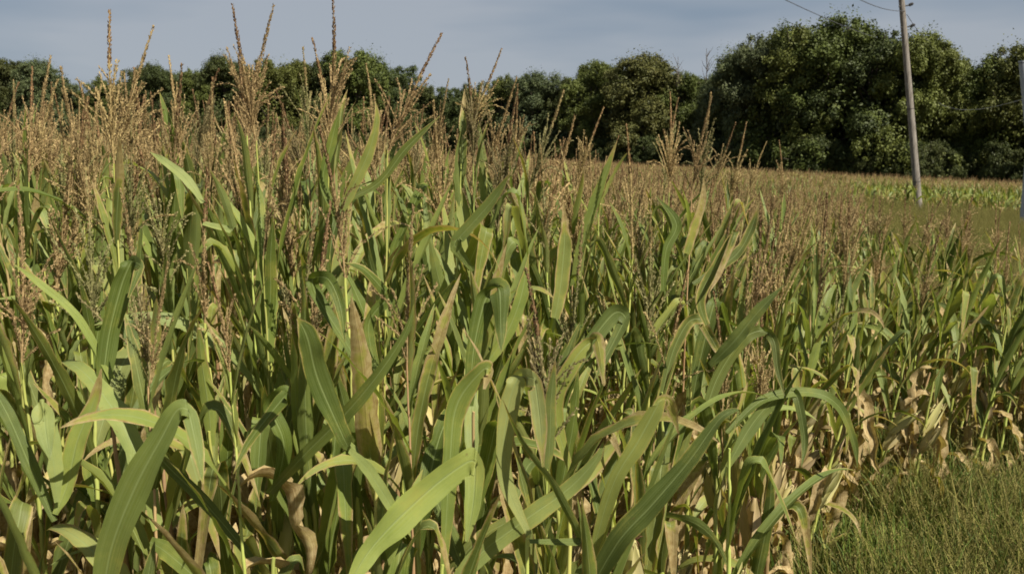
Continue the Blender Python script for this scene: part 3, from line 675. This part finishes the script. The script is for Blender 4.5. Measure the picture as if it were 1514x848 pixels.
def whole_plant(q, lod):
    """a complete 2.3 m plant merged in one mesh; materials green, edge, dry, stalk, tan, brown"""
    mb = MB(); H = 2.3; SH = 1.85
    sm, bd = stalk_mb(q, lod=1); M = Matrix.Diagonal((1, 1, SH, 1)); mb.merge(sm, M, 3)
    nl = 10 if lod == 1 else 6; plane = q.uniform(0, 6.28)
    for i in range(nl):
        zf = (.2 if lod == 1 else .5) + (.74 if lod == 1 else .45) * i / (nl - 1)
        if lod == 1 and i < 4: kind, mi = 'dry', 2
        elif i >= nl - 2: kind, mi = 'erect', (0, 1)[q.integers(2)]
        else: kind, mi = ('erect', 'arch', 'fold', 'dry')[q.integers(4)], (0, 0, 1)[q.integers(3)]
        if kind == 'dry': mi = 2
        Lf = q.uniform(.55, .8) if i < nl - 2 else .4
        lm = leaf_mb(kind, Lf, q.uniform(.06, .085) * (.6 if i >= nl - 2 else 1), q, n=12 if lod == 1 else 8)
        mb.merge(lm, Matrix.Translation((0, 0, zf * SH)) @ Matrix.Rotation(plane + (i % 2) * math.pi + q.normal(0, .3), 4, 'Z'), mi)
    tm = tassel_mb(q, lod); 
    T = Matrix.Translation((0, 0, SH)) @ Matrix.Rotation(q.normal(0, .1), 4, 'X') @ Matrix.Rotation(q.normal(.04, .1), 4, 'Y')
    t2 = MB(); t2.merge(tm, T); t2.m = [m_ + 4 for m_ in t2.m]; mb.merge(t2)
    return mb.mesh('corn', [M_leaf, M_edge, M_dry, M_stalk, M_tas, M_tasd])
q = np.random.default_rng(33)
mid = [whole_plant(q, 1) for i in range(10)]; low = [whole_plant(q, 2) for i in range(8)]
fp = np.array(far_pts)
ii = np.where(fp[:, 1] < 20, (fp[:, 3] * 10).astype(int), 10 + (fp[:, 3] * 8).astype(int))
pts = np.stack([fp[:, 0], fp[:, 1], -0.04 * fp[:, 0]], -1)
rots = np.stack([rng.normal(0, .05, len(fp)), rng.normal(0, .05, len(fp)), rng.uniform(0, 6.28, len(fp))], -1)
sc = fp[:, 2] / 2.3; wd = np.where(fp[:, 1] > 35, 1.5, 1.0)
scatter('corn_field', pts, rots, np.stack([wd, wd, sc], -1), ii, mid + low, 'brown-tasselled corn crop stretching back to the woods', 'corn field')

# ------------------------------------------------------------------ ground
mb = MB(); xs = np.concatenate([np.linspace(-900, -60, 8), np.linspace(-50, 50, 41), np.linspace(60, 900, 8)]); ys = np.concatenate([np.linspace(-300, -20, 5), np.linspace(-15, 60, 31), np.linspace(80, 1500, 12)])
X, Y = np.meshgrid(xs, ys, indexing='ij'); Z = -0.04 * X
V = np.stack([X, Y, Z], -1).reshape(-1, 3); n1, n2 = X.shape
i, j = np.meshgrid(np.arange(n1 - 1), np.arange(n2 - 1), indexing='ij')
mb.add(V, np.stack([i * n2 + j, (i + 1) * n2 + j, (i + 1) * n2 + j + 1, i * n2 + j + 1], -1).reshape(-1, 4))
obj('ground', mb.mesh('ground', [M_soil]), kind='structure')

# dead leaves and stubble on the soil under the corn
def litter(q):
    mb = MB()
    for k in range(7):
        lm = leaf_mb('dry', q.uniform(.25, .5), q.uniform(.04, .07), q, n=9)
        mb.merge(lm, Matrix.Translation((q.uniform(-.2, .2), q.uniform(-.2, .2), q.uniform(.03, .12))) @ Euler((q.uniform(1.1, 1.9), q.uniform(-.4, .4), q.uniform(0, 6.28))).to_matrix().to_4x4(), 0)
    return mb.mesh('litter', [M_dry])
lp = []
for k in range(1500):
    yy = rng.uniform(1.6, 10); xx = rng.uniform(-.62 * yy - .3, min(.62 * yy + .3, Xb(yy) + .15))
    if xx < Xb(yy) + .15: lp.append((xx, yy, -.04 * xx))
lp = np.array(lp)
scatter('dead_leaves', lp, np.stack([0 * lp[:, 0], 0 * lp[:, 0], rng.uniform(0, 6.28, len(lp))], -1), np.tile(rng.uniform(.7, 1.3, (len(lp), 1)), (1, 3)), rng.integers(0, 5, len(lp)), [litter(q) for _ in range(5)],
        'dry tan corn leaves and stubble lying on the soil', 'dead leaves')

# ------------------------------------------------------------------ grass and weeds
M_gr = [simple_mat('grass_green', (0.065, 0.095, 0.014), (0.14, 0.175, 0.03), 5, 0.6, transl=.3, hue=.06, val=.5),
        simple_mat('grass_straw', (0.16, 0.16, 0.035), (0.28, 0.25, 0.07), 5, 0.7, transl=.3, hue=.04, val=.5),
        simple_mat('seed_head', (0.15, 0.14, 0.04), (0.28, 0.24, 0.08), 60, 0.8, transl=.2, val=.4)]
def tuft(q, nb, hgt, wid, spread, heads, straw=.3):
    mb = MB()
    for k in range(nb):
        az = q.uniform(0, 6.28); s = np.linspace(0, 1, 6); L_ = hgt * q.uniform(.55, 1.1); bend = q.uniform(.1, 1.0); l0 = q.uniform(0, .25)
        th = l0 + bend * s ** 2; ds = L_ / 5
        st = np.stack([np.sin(th) * np.cos(az), np.sin(th) * np.sin(az), np.cos(th)], -1) * ds; st[0] = 0
        C = np.cumsum(st, 0) + np.array([q.normal(0, spread), q.normal(0, spread), 0]); a2 = az + q.uniform(.6, 2.4)
        strip(mb, C, np.tile([math.cos(a2), math.sin(a2), 0], (6, 1)), wid * (1 - s ** 2) + .0004, fold=.2, m=int(q.random() < straw), cols=(-1, 1))
    for k in range(heads):
        az = q.uniform(0, 6.28); s = np.linspace(0, 1, 7); th = q.uniform(0, .15) + q.uniform(.1, .8) * s ** 3; ds = hgt * q.uniform(.9, 1.3) / 6
        st = np.stack([np.sin(th) * np.cos(az), np.sin(th) * np.sin(az), np.cos(th)], -1) * ds; st[0] = 0
        C = np.cumsum(st, 0) + np.array([q.normal(0, spread), q.normal(0, spread), 0])
        tube(mb, C, .0012, 3, 1, False); spikelets(mb, C[5:], .002, 34, q, .008, .0022, 2, .8)
    return mb.mesh('tuft', M_gr)
q = np.random.default_rng(5)
tufts = [tuft(q, 30, q.uniform(.35, .7), .0052, .08, 4, .32) for _ in range(6)]
broad = [tuft(q, 40, .40, .014, .09, 0, .03) for _ in range(5)]
gp = []
for k in range(11000):
    yy = rng.uniform(2.0, 9.0); xx = rng.uniform(.3, .66 * yy + 1.0)
    if xx > Xb(yy) + .12 + .15 * math.sin(yy * 5) or (yy < 8.2 and xx > Xb(yy) - .1 and rng.random() < .15) or (5.6 < yy < 6.9 and xx > 2.6 and rng.random() < .5): gp.append((xx, yy, -.04 * xx - .01))
gp = np.array(gp); ng = len(gp); gn = np.sin(gp[:, 0] * 3.1 + 1.3 * np.sin(gp[:, 1] * 2.3)) + np.sin(gp[:, 1] * 4.3 + gp[:, 0]) + rng.normal(0, .6, ng); gsel = np.where(gn > .15, rng.integers(0, 6, ng), rng.integers(6, 11, ng)); sg = rng.uniform(.75, 1.25, (ng, 1)) * np.ones((1, 3))
scatter('tall_grass', gp, np.stack([rng.normal(0, .12, ng), rng.normal(0, .12, ng), rng.uniform(0, 6.28, ng)], -1), sg, gsel, tufts + broad, 'tall seeding grass and weeds filling the verge at the lower right', 'grass')
# weedy ground behind the right-hand strip
wt = [tuft(q, 30, .85, .009, .16, 12, .9) for _ in range(3)] + [tuft(q, 34, .7, .016, .16, 3, .15) for _ in range(3)]
wp = []
for k in range(15000):
    yy = 8.6 + 38.4 * rng.random() ** 1.15; xx = rng.uniform(.30 * yy, .66 * yy + 1)
    if xx > .37 * yy + .1: wp.append((xx, yy, -.04 * xx))
wp = np.array(wp); nw = len(wp); wn = np.sin(wp[:, 0] * .9 + np.sin(wp[:, 1] * .5) * 2) + np.sin(wp[:, 1] * .45 + 1) + rng.normal(0, .7, nw); wsel = np.where(wn > -.35, rng.integers(0, 3, nw), rng.integers(3, 6, nw))
scatter('field_weeds', wp, np.stack([rng.normal(0, .1, nw), rng.normal(0, .1, nw), rng.uniform(0, 6.28, nw)], -1), rng.uniform(.7, 1.25, (nw, 1)) * np.ones((1, 3)) * np.interp(wp[:, 1:2], [9, 34, 46], [.8, 1.1, 1.2]), wsel, wt, 'rough green and brown weeds in the open ground around the pole', 'weeds')

# ------------------------------------------------------------------ trees
def leafcloud(mb, c, rad, count, q, size, m=0):
    d = unit(q.normal(0, 1, (count, 3))); rr = rad * (q.uniform(.1, 1.2, (count, 1)) + np.abs(q.normal(0, .12, (count, 1))))
    p = c + d * rr * q.uniform(.55, 1.35, 3)
    nrm = unit(d + np.array([0, 0, .35]) + q.normal(0, .55, (count, 3))); t = unit(np.cross(nrm, q.normal(0, 1, (count, 3)))); b = np.cross(nrm, t)
    s = size * q.uniform(.6, 1.4, (count, 1))
    V = np.stack([p - t * s, p - b * s * .6 + nrm * s * .15, p + t * s, p + b * s * .55 + nrm * s * .15], 1).reshape(-1, 3)
    mb.add(V, np.arange(count * 4).reshape(-1, 4), None, m)

def tree_meshes(q, H=12.0, Rc=4.0, crown_base=.08, blobs=60, per=760, size=.095, shape=1.0):
    tk = MB(); cr = MB()
    z = np.linspace(0, H * .8, 8); C = np.stack([np.cumsum(q.normal(0, .12, 8)), np.cumsum(q.normal(0, .12, 8)), z], -1); C[0, :2] = 0
    tube(tk, C, np.linspace(.24, .05, 8), 7)
    lobes = []
    for k in range(13):
        az = k * 2.4 + q.uniform(-.5, .5); zz = (k + .5) / 13 * (1 - crown_base) + crown_base
        ro = Rc * (.30 + .45 * math.sin(min(1, (1 - zz) * 1.6) * math.pi / 2)) * q.uniform(.7, 1.25); rl = q.uniform(.9, 2.1)
        lobes.append((np.array([np.cos(az) * ro, np.sin(az) * ro, min(zz * H, H - rl)]), rl))
    lobes.append((np.array([q.normal(0, .5), q.normal(0, .5), H - 1.7]), 1.7))
    for c0, rl in lobes:
        h0 = min(c0[2] * .7, H * .7); i0 = np.array([np.interp(h0, z, C[:, 0]), np.interp(h0, z, C[:, 1]), h0])
        tube(tk, np.array([i0, (i0 + c0) / 2 + np.array([0, 0, -.2]), c0, c0 + unit(c0 - i0) * rl]), np.array([.09, .06, .035, .008]), 5, caps=False)
        leafcloud(cr, c0, rl * .95, int(per * .9), q, size)
        for j_ in range(blobs // 3):
            dd = unit(q.normal(0, 1, 3)); rb = q.uniform(.2, .62)
            c = c0 + dd * rl * q.uniform(.55, 1.15) * np.array([1, 1, .85])
            c[2] = max(c[2], .3)
            leafcloud(cr, c, rb, int(per * rb ** 1.7), q, size)
    leafcloud(cr, np.array([0, 0, H * .5]), Rc * .55, 1600, q, size * 1.5)
    return tk, cr
def crown_mat(name, a_, b_, c_): return simple_mat(name, a_, b_, 1.2, 0.6, transl=.22, hue=.03, val=.35, c3=c_)
CM = {'dark': crown_mat('foliage_dark', (0.040, 0.052, 0.014), (0.082, 0.098, 0.028), (0.105, 0.12, 0.038)),
      'blue': crown_mat('foliage_bluegreen', (0.052, 0.070, 0.028), (0.105, 0.128, 0.050), (0.13, 0.15, 0.065)),
      'mid': crown_mat('foliage_mid', (0.062, 0.076, 0.015), (0.122, 0.142, 0.032), (0.15, 0.168, 0.045)),
      'olive': crown_mat('foliage_olive', (0.060, 0.068, 0.018), (0.115, 0.115, 0.032), (0.15, 0.13, 0.04))}
q = np.random.default_rng(77)
TV = []
for k in range(7):
    tk, cr_ = tree_meshes(q, Rc=q.uniform(3.4, 4.4), crown_base=q.uniform(.04, .15), blobs=int(q.uniform(60, 75)))
    tkm = tk.mesh('trunk', [M_bark]); crs = {n_: None for n_ in CM}
    first = cr_.mesh('crown', [CM['mid']])
    for n_ in CM:
        c2 = first if n_ == 'mid' else first.copy()
        c2.materials[0] = CM[n_]; crs[n_] = c2
    TV.append((tkm, crs))
TREES = [  # px, top py, depth, width scale, colour, label
 (-35, 96, 118, 1.2, 'dark', 'dark tree cut by the left edge of the picture'),
 (12, 92, 118, 1.0, 'dark', 'dark green tree at the left edge, beside a dip in the treeline'),
 (55, 90, 116, 1.0, 'blue', 'rounded blue-green tree, second from the left edge'),
 (100, 128, 124, .9, 'blue', 'low pale tree in the dip of the treeline at far left'),
 (148, 118, 120, .9, 'mid', 'tree behind the tallest straight tassel at left'),
 (205, 98, 118, .9, 'dark', 'dark tree right of the tallest straight tassel'),
 (240, 100, 116, .9, 'dark', 'small dark tree with gaps, behind the lone short tassel'),
 (285, 104, 118, 1.0, 'mid', 'mid green tree between the left tassel pairs'),
 (335, 86, 118, 1.1, 'dark', 'taller dark tree behind the bent tassel branch'),
 (395, 92, 114, 1.1, 'mid', 'light-topped tree right of the dark spiked tassels'),
 (440, 94, 116, 1.0, 'mid', 'broad tree left of the tassel reaching the top edge'),
 (490, 86, 114, 1.0, 'dark', 'tree behind the tassel reaching the top edge'),
 (528, 80, 114, 1.1, 'mid', 'tallest tree of the left half, right of the straight tassel'),
 (578, 96, 116, 1.0, 'dark', 'sloping-topped tree left of the leaning centre tassel'),
 (630, 132, 126, 1.0, 'dark', 'low tree behind the leaning centre tassel'),
 (680, 128, 124, 1.0, 'dark', 'low tree in the notch left of the centre pair of tassels'),
 (735, 116, 118, 1.0, 'mid', 'round tree right of the centre pair of tassels'),
 (785, 108, 112, 1.1, 'blue', 'wide blue-green tree right of centre'),
 (832, 122, 112, .9, 'dark', 'small dark tree in the dip right of centre'),
 (880, 95, 104, 1.0, 'mid', 'mid green tree left of the olive-topped tree'),
 (955, 82, 98, 1.25, 'olive', 'broad tree with yellowing olive crown right of centre'),
 (1012, 112, 98, .9, 'mid', 'low tree under bare twigs right of the olive tree'),
 (1058, 120, 90, .9, 'blue', 'low blue-green tree at the foot of the big dark trees'),
 (1095, 80, 86, .85, 'blue', 'stepped blue-green tree on the left shoulder of the big trees'),
 (1140, 55, 84, .95, 'blue', 'blue-green tree with ragged top beside the highest crown'),
 (1190, 40, 82, 1.0, 'mid', 'big leafy tree just left of the highest crown'),
 (1232, 30, 80, 1.1, 'mid', 'highest tree in the woods, left of the leaning pole'),
 (1290, 50, 78, 1.1, 'dark', 'very dark tree immediately left of the leaning pole'),
 (1350, 52, 76, 1.0, 'mid', 'green tree directly behind the leaning pole'),
 (1392, 72, 76, .9, 'mid', 'bright green tree right of the leaning pole'),
 (1432, 104, 78, .9, 'dark', 'low tree in the notch near the right edge'),
 (1478, 84, 74, 1.0, 'mid', 'olive green tree left of the grey post at right edge'),
 (1522, 68, 72, 1.0, 'mid', 'tree behind the grey post at the right edge'),
 (1580, 80, 72, 1.0, 'dark', 'tree beyond the right edge of the picture'),
]
for i, (px, py, d, ws, cm, s) in enumerate(TREES):
    tp = P(px, py - 3, d); H = tp.z - gz(tp.x, d); k = H / 12.0
    t = empty('broadleaf_tree', (tp.x, d, gz(tp.x, d)), label=s, category='tree', group='trees along the edge of the woods')
    tkm, crs = TV[(i * 3 + i // 7) % 7]
    t.rotation_euler = (0, 0, rng.uniform(0, 6.28)); t.scale = (k * ws * .92, k * ws * .92, k)
    obj('trunk', tkm, t); obj('crown', crs[cm], t)
# dead twigs standing out of the canopy
def snag(q, H):
    mb = MB(); z = np.linspace(0, H, 7); C = np.stack([np.cumsum(q.normal(0, .08, 7)), np.cumsum(q.normal(0, .08, 7)), z], -1); tube(mb, C, np.linspace(.14, .02, 7), 5, caps=False)
    for k in range(16):
        h = H * q.uniform(.62, .97); az = q.uniform(0, 6.28); L_ = q.uniform(.6, 1.8); i0 = np.array([np.interp(h, z, C[:, 0]), np.interp(h, z, C[:, 1]), h]); dv = np.array([math.cos(az) * .5, math.sin(az) * .5, .8])
        tube(mb, np.array([i0, i0 + dv * L_ * .5 + q.normal(0, .08, 3), i0 + dv * L_]), np.array([.035, .022, .008]), 4, caps=False)
    return mb.mesh('snag', [M_bark])
for px, py, d, s in ((1003, 84, 97, 'bare dead treetop beside the olive-topped tree'), (1047, 72, 92, 'thin bare snag left of the big dark trees'), (1079, 78, 90, 'second thin bare snag against the big dark trees')):
    tp = P(px, py, d); obj('dead_tree', snag(q, tp.z - gz(tp.x, d)), label=s, category='dead tree').location = (tp.x, d, gz(tp.x, d))

# the mass of the wood behind, and the undergrowth at its foot
bp, bs, br, bi = [], [], [], []
profx = [t[0] for t in TREES]; profy = [t[1] for t in TREES]; profd = [t[2] for t in TREES]
for px in range(-140, 1680, 26):
    for lay in range(3):
        pxx = px + rng.uniform(-12, 12); d0 = float(np.interp(pxx, profx, profd)); d = d0 + 5 + lay * 6; ty = float(np.interp(pxx, profx, profy)) + 14 + rng.uniform(0, 16)
        tp = P(pxx, ty, d); H = tp.z - gz(tp.x, d); k = H / 12
        bp.append((tp.x, d, gz(tp.x, d))); bs.append((k * 1.05, k * 1.05, k)); br.append((0, 0, rng.uniform(0, 6.28))); bi.append(rng.integers(0, 5))
crm = []
for k in range(5):
    tk, cr_ = tree_meshes(q, Rc=4.2, crown_base=.02, blobs=45, per=300, size=.17); cr_.merge(tk, None, 1); crm.append(cr_.mesh('woodtree', [CM['dark'], M_bark]))
scatter('woods', bp, br, bs, bi, crm, 'dark mass of woods behind the front trees', 'woods')
up_, us_, ur_, ui_ = [], [], [], []
for px in np.arange(-140, 1680, 11):
    for lay in range(2):
        pxx = px + rng.uniform(-8, 8); d = float(np.interp(pxx, profx, profd)) - 3.0 - lay * 1.2 + rng.uniform(-1, 1); p_ = P(pxx, 250, d)
        k = rng.uniform(.22, .42); up_.append((p_.x, d, gz(p_.x, d))); us_.append((k * .8, k * .8, k)); ur_.append((0, 0, rng.uniform(0, 6.28))); ui_.append(rng.integers(0, 5))
scatter('undergrowth', up_, ur_, us_, ui_, crm, 'shrubby undergrowth along the foot of the woods', 'undergrowth')

# ------------------------------------------------------------------ utility pole, grey post and wires
def cable(name, pts, rad, mat, **tags):
    mb = MB(); tube(mb, np.array(pts), rad, 6); return obj(name, mb.mesh(name, [mat]), **tags)
PD = 40.0
pt, pbm = P(1333, 0, PD), P(1358, 305, PD); dirn = (pt - pbm) / (pt.z - pbm.z)
base = pbm + dirn * (gz(pbm.x, PD) - .2 - pbm.z); top = pbm + dirn * (10.6 - pbm.z)
up = empty('utility_pole', tuple(base), label='weathered wooden utility pole leaning left in front of the woods', category='utility pole')
mb = MB(); z = np.linspace(0, 1, 14); axis_ = np.array(top - base)
tube(mb, z[:, None] * axis_, np.linspace(.175, .115, 14), 12); obj('shaft', mb.mesh('shaft', [M_pole]), up)
for zpy in (10, 41):
    pr = P(1336, zpy, PD); c = base + dirn * (pr.z - base.z); lc = c - base
    bk = MB(); tube(bk, np.array([lc + Vector((-.17, -.05, 0)), lc + Vector((.2, -.05, .03)), lc + Vector((.34, -.05, .10))]), .028, 6); b_ = obj('bracket', bk.mesh('bracket', [M_metal]), up)
    ins = MB(); zz = np.array([0, .02, .03, .06, .07, .10, .11, .15]); tube(ins, np.stack([lc.x + .26 + zz * 1.3, 0 * zz + lc.y - .05, lc.z + .04 + zz * .6], -1), np.array([.03, .06, .075, .05, .075, .05, .07, .03]), 10)
    obj('insulator', ins.mesh('insulator', [M_metal]), b_)
bn = MB()
for zz in (2.2, 5.4):
    c = Vector(axis_) * (zz / (top.z - base.z)); tube(bn, np.array([c, c + dirn * .03]), .185 - .006 * zz, 12)
obj('band', bn.mesh('band', [M_metal]), up)
def sag(a_, b_, s_, n=16): return [tuple(a_.lerp(b_, t) - Vector((0, 0, s_ * 4 * t * (1 - t)))) for t in np.linspace(0, 1, n)]
cable('power_line', sag(P(1120, -20, 38), P(1296, 56, 78), .15), .022, M_wire, label='dark power line sloping down to the treetops left of the pole', category='power line', group='overhead lines')
A1 = P(1338, 16, PD - .1)
cable('power_line', sag(P(1180, -60, 18), A1, .3), .013, M_wire, label='thin line meeting the pole top from the upper left', category='power line', group='overhead lines')
cable('power_line', sag(P(1341, 22, PD - .1), P(1376, 62, 74), .2), .013, M_wire, label='thin line running down behind the pole to the right', category='power line', group='overhead lines')
# grey post at the right edge
GD = 30.0; gt, gb = P(1513, 93, GD), P(1515, 330, GD); gbz = gz(gb.x, GD)
gp_ = empty('grey_post', (gb.x, GD, gbz), label='grey post standing at the right edge of the picture', category='post')
mb = MB(); tube(mb, np.array([[0, 0, -.2], [0, 0, 1.5], [-.01, 0, 3.5], [gt.x - gb.x, 0, gt.z - gbz]]), np.array([.17, .165, .15, .14]), 14); obj('shaft', mb.mesh('shaft', [M_gal]), gp_)
mb = MB(); tube(mb, np.array([[gt.x - gb.x, 0, gt.z - gbz + .003], [gt.x - gb.x, 0, gt.z - gbz + .06]]), .155, 14); obj('cap', mb.mesh('cap', [M_gal]), gp_)
cable('service_wire', sag(P(1512, 147, GD), P(1385, 150, 75), .5), .009, M_wirel, label='pale wire sagging left from the grey post at its shoulder', category='wire')
